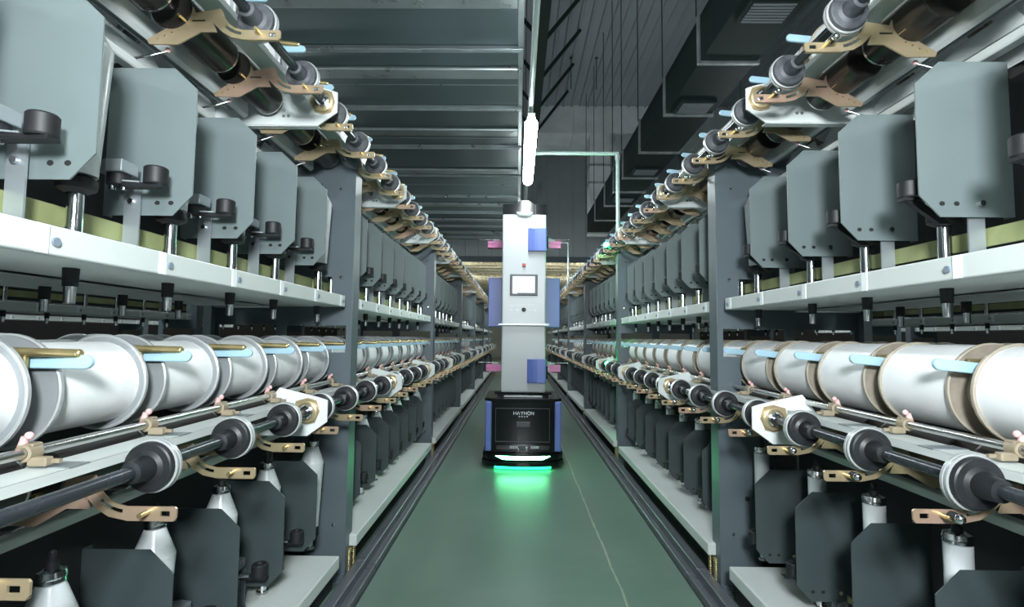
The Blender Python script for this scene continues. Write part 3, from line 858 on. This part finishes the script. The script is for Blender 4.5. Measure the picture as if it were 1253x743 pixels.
def cross_duct():
    r = empty('cross_duct', (2.0, 11.5, 5.4)); tag(r, 'grey air duct crossing high under the roof with a drop to the floor ducts', 'duct')
    m = MB(); m.box(-1.75, 3.2, -.5, .7, 0, .62, 'cross_metal')
    obj('duct_body', m.mesh('duct_body'), r)
    for x in (-.85, .10, 1.05, 2.0):
        m = MB(); m.box(x, x + .18, -.53, .73, -.03, .65, 'cross_metal', .006, 1); obj('duct_flange', m.mesh('duct_flange'), r)
    m = MB(); m.box(-.49, -.05, -.5, 0, -2.15, 0, 'cross_metal', .004, 1); m.box(-.52, -.02, -.53, .03, -.72, -.68, 'supply_seam'); m.box(-.52, -.02, -.53, .03, -1.1, -1.06, 'supply_seam'); obj('drop_duct', m.mesh('drop_duct'), r)
cross_duct()

def truss():
    r = empty('roof_truss', (.30, 5, 5.0)); tag(r, 'dark green roof truss running overhead along the aisle', 'truss')
    m = MB(); m.box(-.065, .065, -8, 5.8, 0, .12, 'truss_green'); obj('lower_chord', m.mesh('lower_chord'), r)
    for k in range(11):
        y = -5.5 + k * 1.05
        m = MB(); m.cyl((.05, y, .06), (.66, y + .25, .96), .028, 'truss_green', 8); obj('brace', m.mesh('brace'), r)
        m = MB(); m.cyl((-.05, y, .06), (-.66, y + .25, .96), .028, 'truss_green', 8); obj('brace', m.mesh('brace'), r)
truss()
for i, (x, y) in enumerate(((.90, 9.0), (1.35, 9.0))):
    m = MB(); m.cyl((0, 0, 0), (0, 0, .57), .007, 'rod_dark', 8); m.box(-.03, .03, -.03, .03, .565, .57, 'rod_dark')
    o = obj('hanger_rod', m.mesh('hanger_rod'), None, (x, y, 5.4)); tag(o, 'short dark rod hanging from the roof before the crossing duct, %s one' % ('left', 'right')[i], 'rod', 'roof hanger rods')

# ------------------------------------------------------------------ lamps and conduits
def lamps():
    hm = MB(); hm.box(-.022, .022, -.57, .57, .022, .050, 'lamp_housing', .004, 1);
    tm = MB(); tm.lathe([(.0, -.58), (.030, -.575), (.038, -.55), (.038, .55), (.030, .575), (.0, .58)], (0, 0, -.012), 'lamp_tube', 20, 'y')
    tm2 = MB(); tm2.lathe([(.0, -.58), (.036, -.57), (.036, .57), (.0, .58)], (0, 0, -.012), 'lamp_far', 12, 'y')
    hme = hm.mesh('lamp_housing'); tme = tm.mesh('lamp_tube'); tme2 = tm2.mesh('lamp_tube')
    spots = [(.068, 3.53, 'glowing white tube lamp hanging in front of the robot top'), (.068, -.30, 'glowing white tube lamp hanging over the camera position'),
             (.068, -4.2, 'glowing white tube lamp hanging behind the camera'), (.068, 7.5, 'glowing white tube lamp over the aisle behind the robot'), (.068, 11.4, 'glowing white tube lamp at the far end of the aisle')]
    for x in (-3.3, 3.45):  # lamp rows added over neighbouring aisles to send light through the machine gaps
        for y in (-.3, 3.6, 7.5): spots.append((x, y, 'tube lamp added for fill light over the aisle beyond the %s machine, %s' % ('left' if x < 0 else 'right', {-.3: 'nearest', 3.6: 'middle', 7.5: 'farthest'}[y])))
    for x, y, l in spots:
        r = empty('tube_lamp', (x, y, 2.255)); tag(r, l, 'lamp', 'hanging tube lamps')
        obj('lamp_housing', hme, r); obj('lamp_tube', tme, r)
        m = MB()
        for q in (-.45, .45): m.cyl((0, q, .05), (0, q, .085), .008, 'pipe', 8)
        obj('clip', m.mesh('clip'), r)
    for x in (-2.0, 0.4, 2.4):
        for y in (16.5, 20.5):
            r = empty('tube_lamp', (x, y, 2.95)); tag(r, 'warm tube lamp under the ribbed ceiling past the far bulkhead', 'lamp', 'warm lamps in the next hall')
            obj('lamp_housing', hme, r); obj('lamp_tube', tme2, r)
            m = MB()
            for q in (-.45, .45): m.cyl((0, q, .05), (0, q, .47), .006, 'rod_dark', 8)
            obj('hanger', m.mesh('hanger'), r)
    m = MB(); m.cyl((0, -6, 0), (0, 14, 0), .0155, 'pipe', 12)
    for y in (-4, -2, 1.0, 5.6, 9.5): m.cyl((0, y, 0), (0, y, 3.6), .004, 'rod_dark', 6)
    o = obj('lamp_conduit', m.mesh('lamp_conduit'), None, (.064, 0, 2.35)); tag(o, 'thin grey conduit carrying the tube lamps down the middle of the aisle', 'pipe')
    for x, sd in ((-3.3, 'left'), (3.45, 'right')):
        m = MB(); m.cyl((0, -2, 0), (0, 9, 0), .0155, 'pipe', 10)
        for y in (-1.5, 2, 5, 8): m.cyl((0, y, 0), (0, y, 3.6 if x > 0 else .73), .004, 'rod_dark', 6)
        o = obj('lamp_conduit', m.mesh('lamp_conduit'), None, (x, 0, 2.35)); tag(o, 'thin conduit carrying the added lamps over the aisle beyond the %s machine' % sd, 'pipe')
    m = MB(); zz = 2.51
    m.tube([(.09, 4.20, zz - .1), (.09, 4.20, zz), (.803, 4.20, zz), (.803, 4.20, 1.79)], .0165, 'pipe_green', 12)
    m.cyl((.803, 4.20, zz - .05), (.803, 4.20, zz - .015), .021, 'pipe', 12)
    m.cyl((.803, 4.20, 1.787), (.803, 4.20, 1.797), .03, 'pipe', 12)
    o = obj('drop_conduit', m.mesh('drop_conduit'), None, (0, 0, 0)); tag(o, 'pale green conduit bending down to the second frame post of the right machine', 'pipe')
    m = MB(); zz = 2.54
    m.tube([(.09, 8.40, zz - .17), (.09, 8.4, zz), (.803, 8.4, zz), (.803, 8.4, 1.787)], .016, 'pipe', 10)
    o = obj('drop_conduit', m.mesh('drop_conduit'), None, (0, 0, 0)); tag(o, 'grey conduit bending down to the fourth frame post of the right machine', 'pipe')
lamps()

def status_lamps():
    for x, y, z, nm in ((.715, 4.25, 1.765, 'upper'), (.745, 4.36, .790, 'lower')):
        r = empty('status_lamp', (x, y, z)); tag(r, 'small glowing green status lamp, %s one, on the right machine past the second frame post' % nm, 'lamp', 'green status lamps')
        m = MB(); m.lathe([(0, -.030), (.012, -.028), (.018, -.018), (.018, .012), (0, .014)], (0, 0, 0), 'led_side', 16, 'y'); obj('lamp_lens', m.mesh('lamp_lens'), r)
        m = MB(); m.lathe([(0, .012), (.022, .013), (.022, .03), (0, .032)], (0, 0, 0), 'robot_grey', 16, 'y'); m.box(0, .811 - x, .016, .026, -.006, .006, 'robot_grey'); obj('lamp_base', m.mesh('lamp_base'), r)
status_lamps()

fl = bpy.data.lights.new('camera_flash', 'AREA'); fl.shape = 'DISK'; fl.size = .30; fl.energy = 54; fl.color = (.92, .98, 1.0)
fo = bpy.data.objects.new('camera_flash', fl); C.objects.link(fo); fo.location = (.08, -.52, 1.52); fo.rotation_euler = (math.radians(90), 0, 0)

# ------------------------------------------------------------------ world, camera
w = bpy.data.worlds.new('world'); bpy.context.scene.world = w; w.use_nodes = True
w.node_tree.nodes['Background'].inputs['Color'].default_value = (.55, .68, .75, 1)
w.node_tree.nodes['Background'].inputs['Strength'].default_value = .25

f = 640.; ro = .010
th = math.atan(41.5 / f); yaw = math.atan(7.5 * math.cos(th) / f)
F = Vector((-math.sin(yaw) * math.cos(th), math.cos(yaw) * math.cos(th), math.sin(th)))
R0 = Vector((math.cos(yaw), math.sin(yaw), 0)); U0 = R0.cross(F)
Rv = math.cos(ro) * R0 + math.sin(ro) * U0; Uv = -math.sin(ro) * R0 + math.cos(ro) * U0
cam = bpy.data.cameras.new('camera'); co = bpy.data.objects.new('camera', cam); C.objects.link(co)
cam.sensor_width = 36; cam.lens = f * 36 / 1253; cam.clip_start = .02; cam.clip_end = 100
M = Matrix(((Rv.x, Uv.x, -F.x, 0), (Rv.y, Uv.y, -F.y, 0), (Rv.z, Uv.z, -F.z, 1.0), (0, 0, 0, 1)))
co.matrix_world = M
sc = bpy.context.scene; sc.camera = co
sc.view_settings.view_transform = 'Standard'; sc.view_settings.look = 'None'; sc.view_settings.gamma = 1
sc.view_settings.use_curve_mapping = False; sc.view_settings.exposure = 0.42
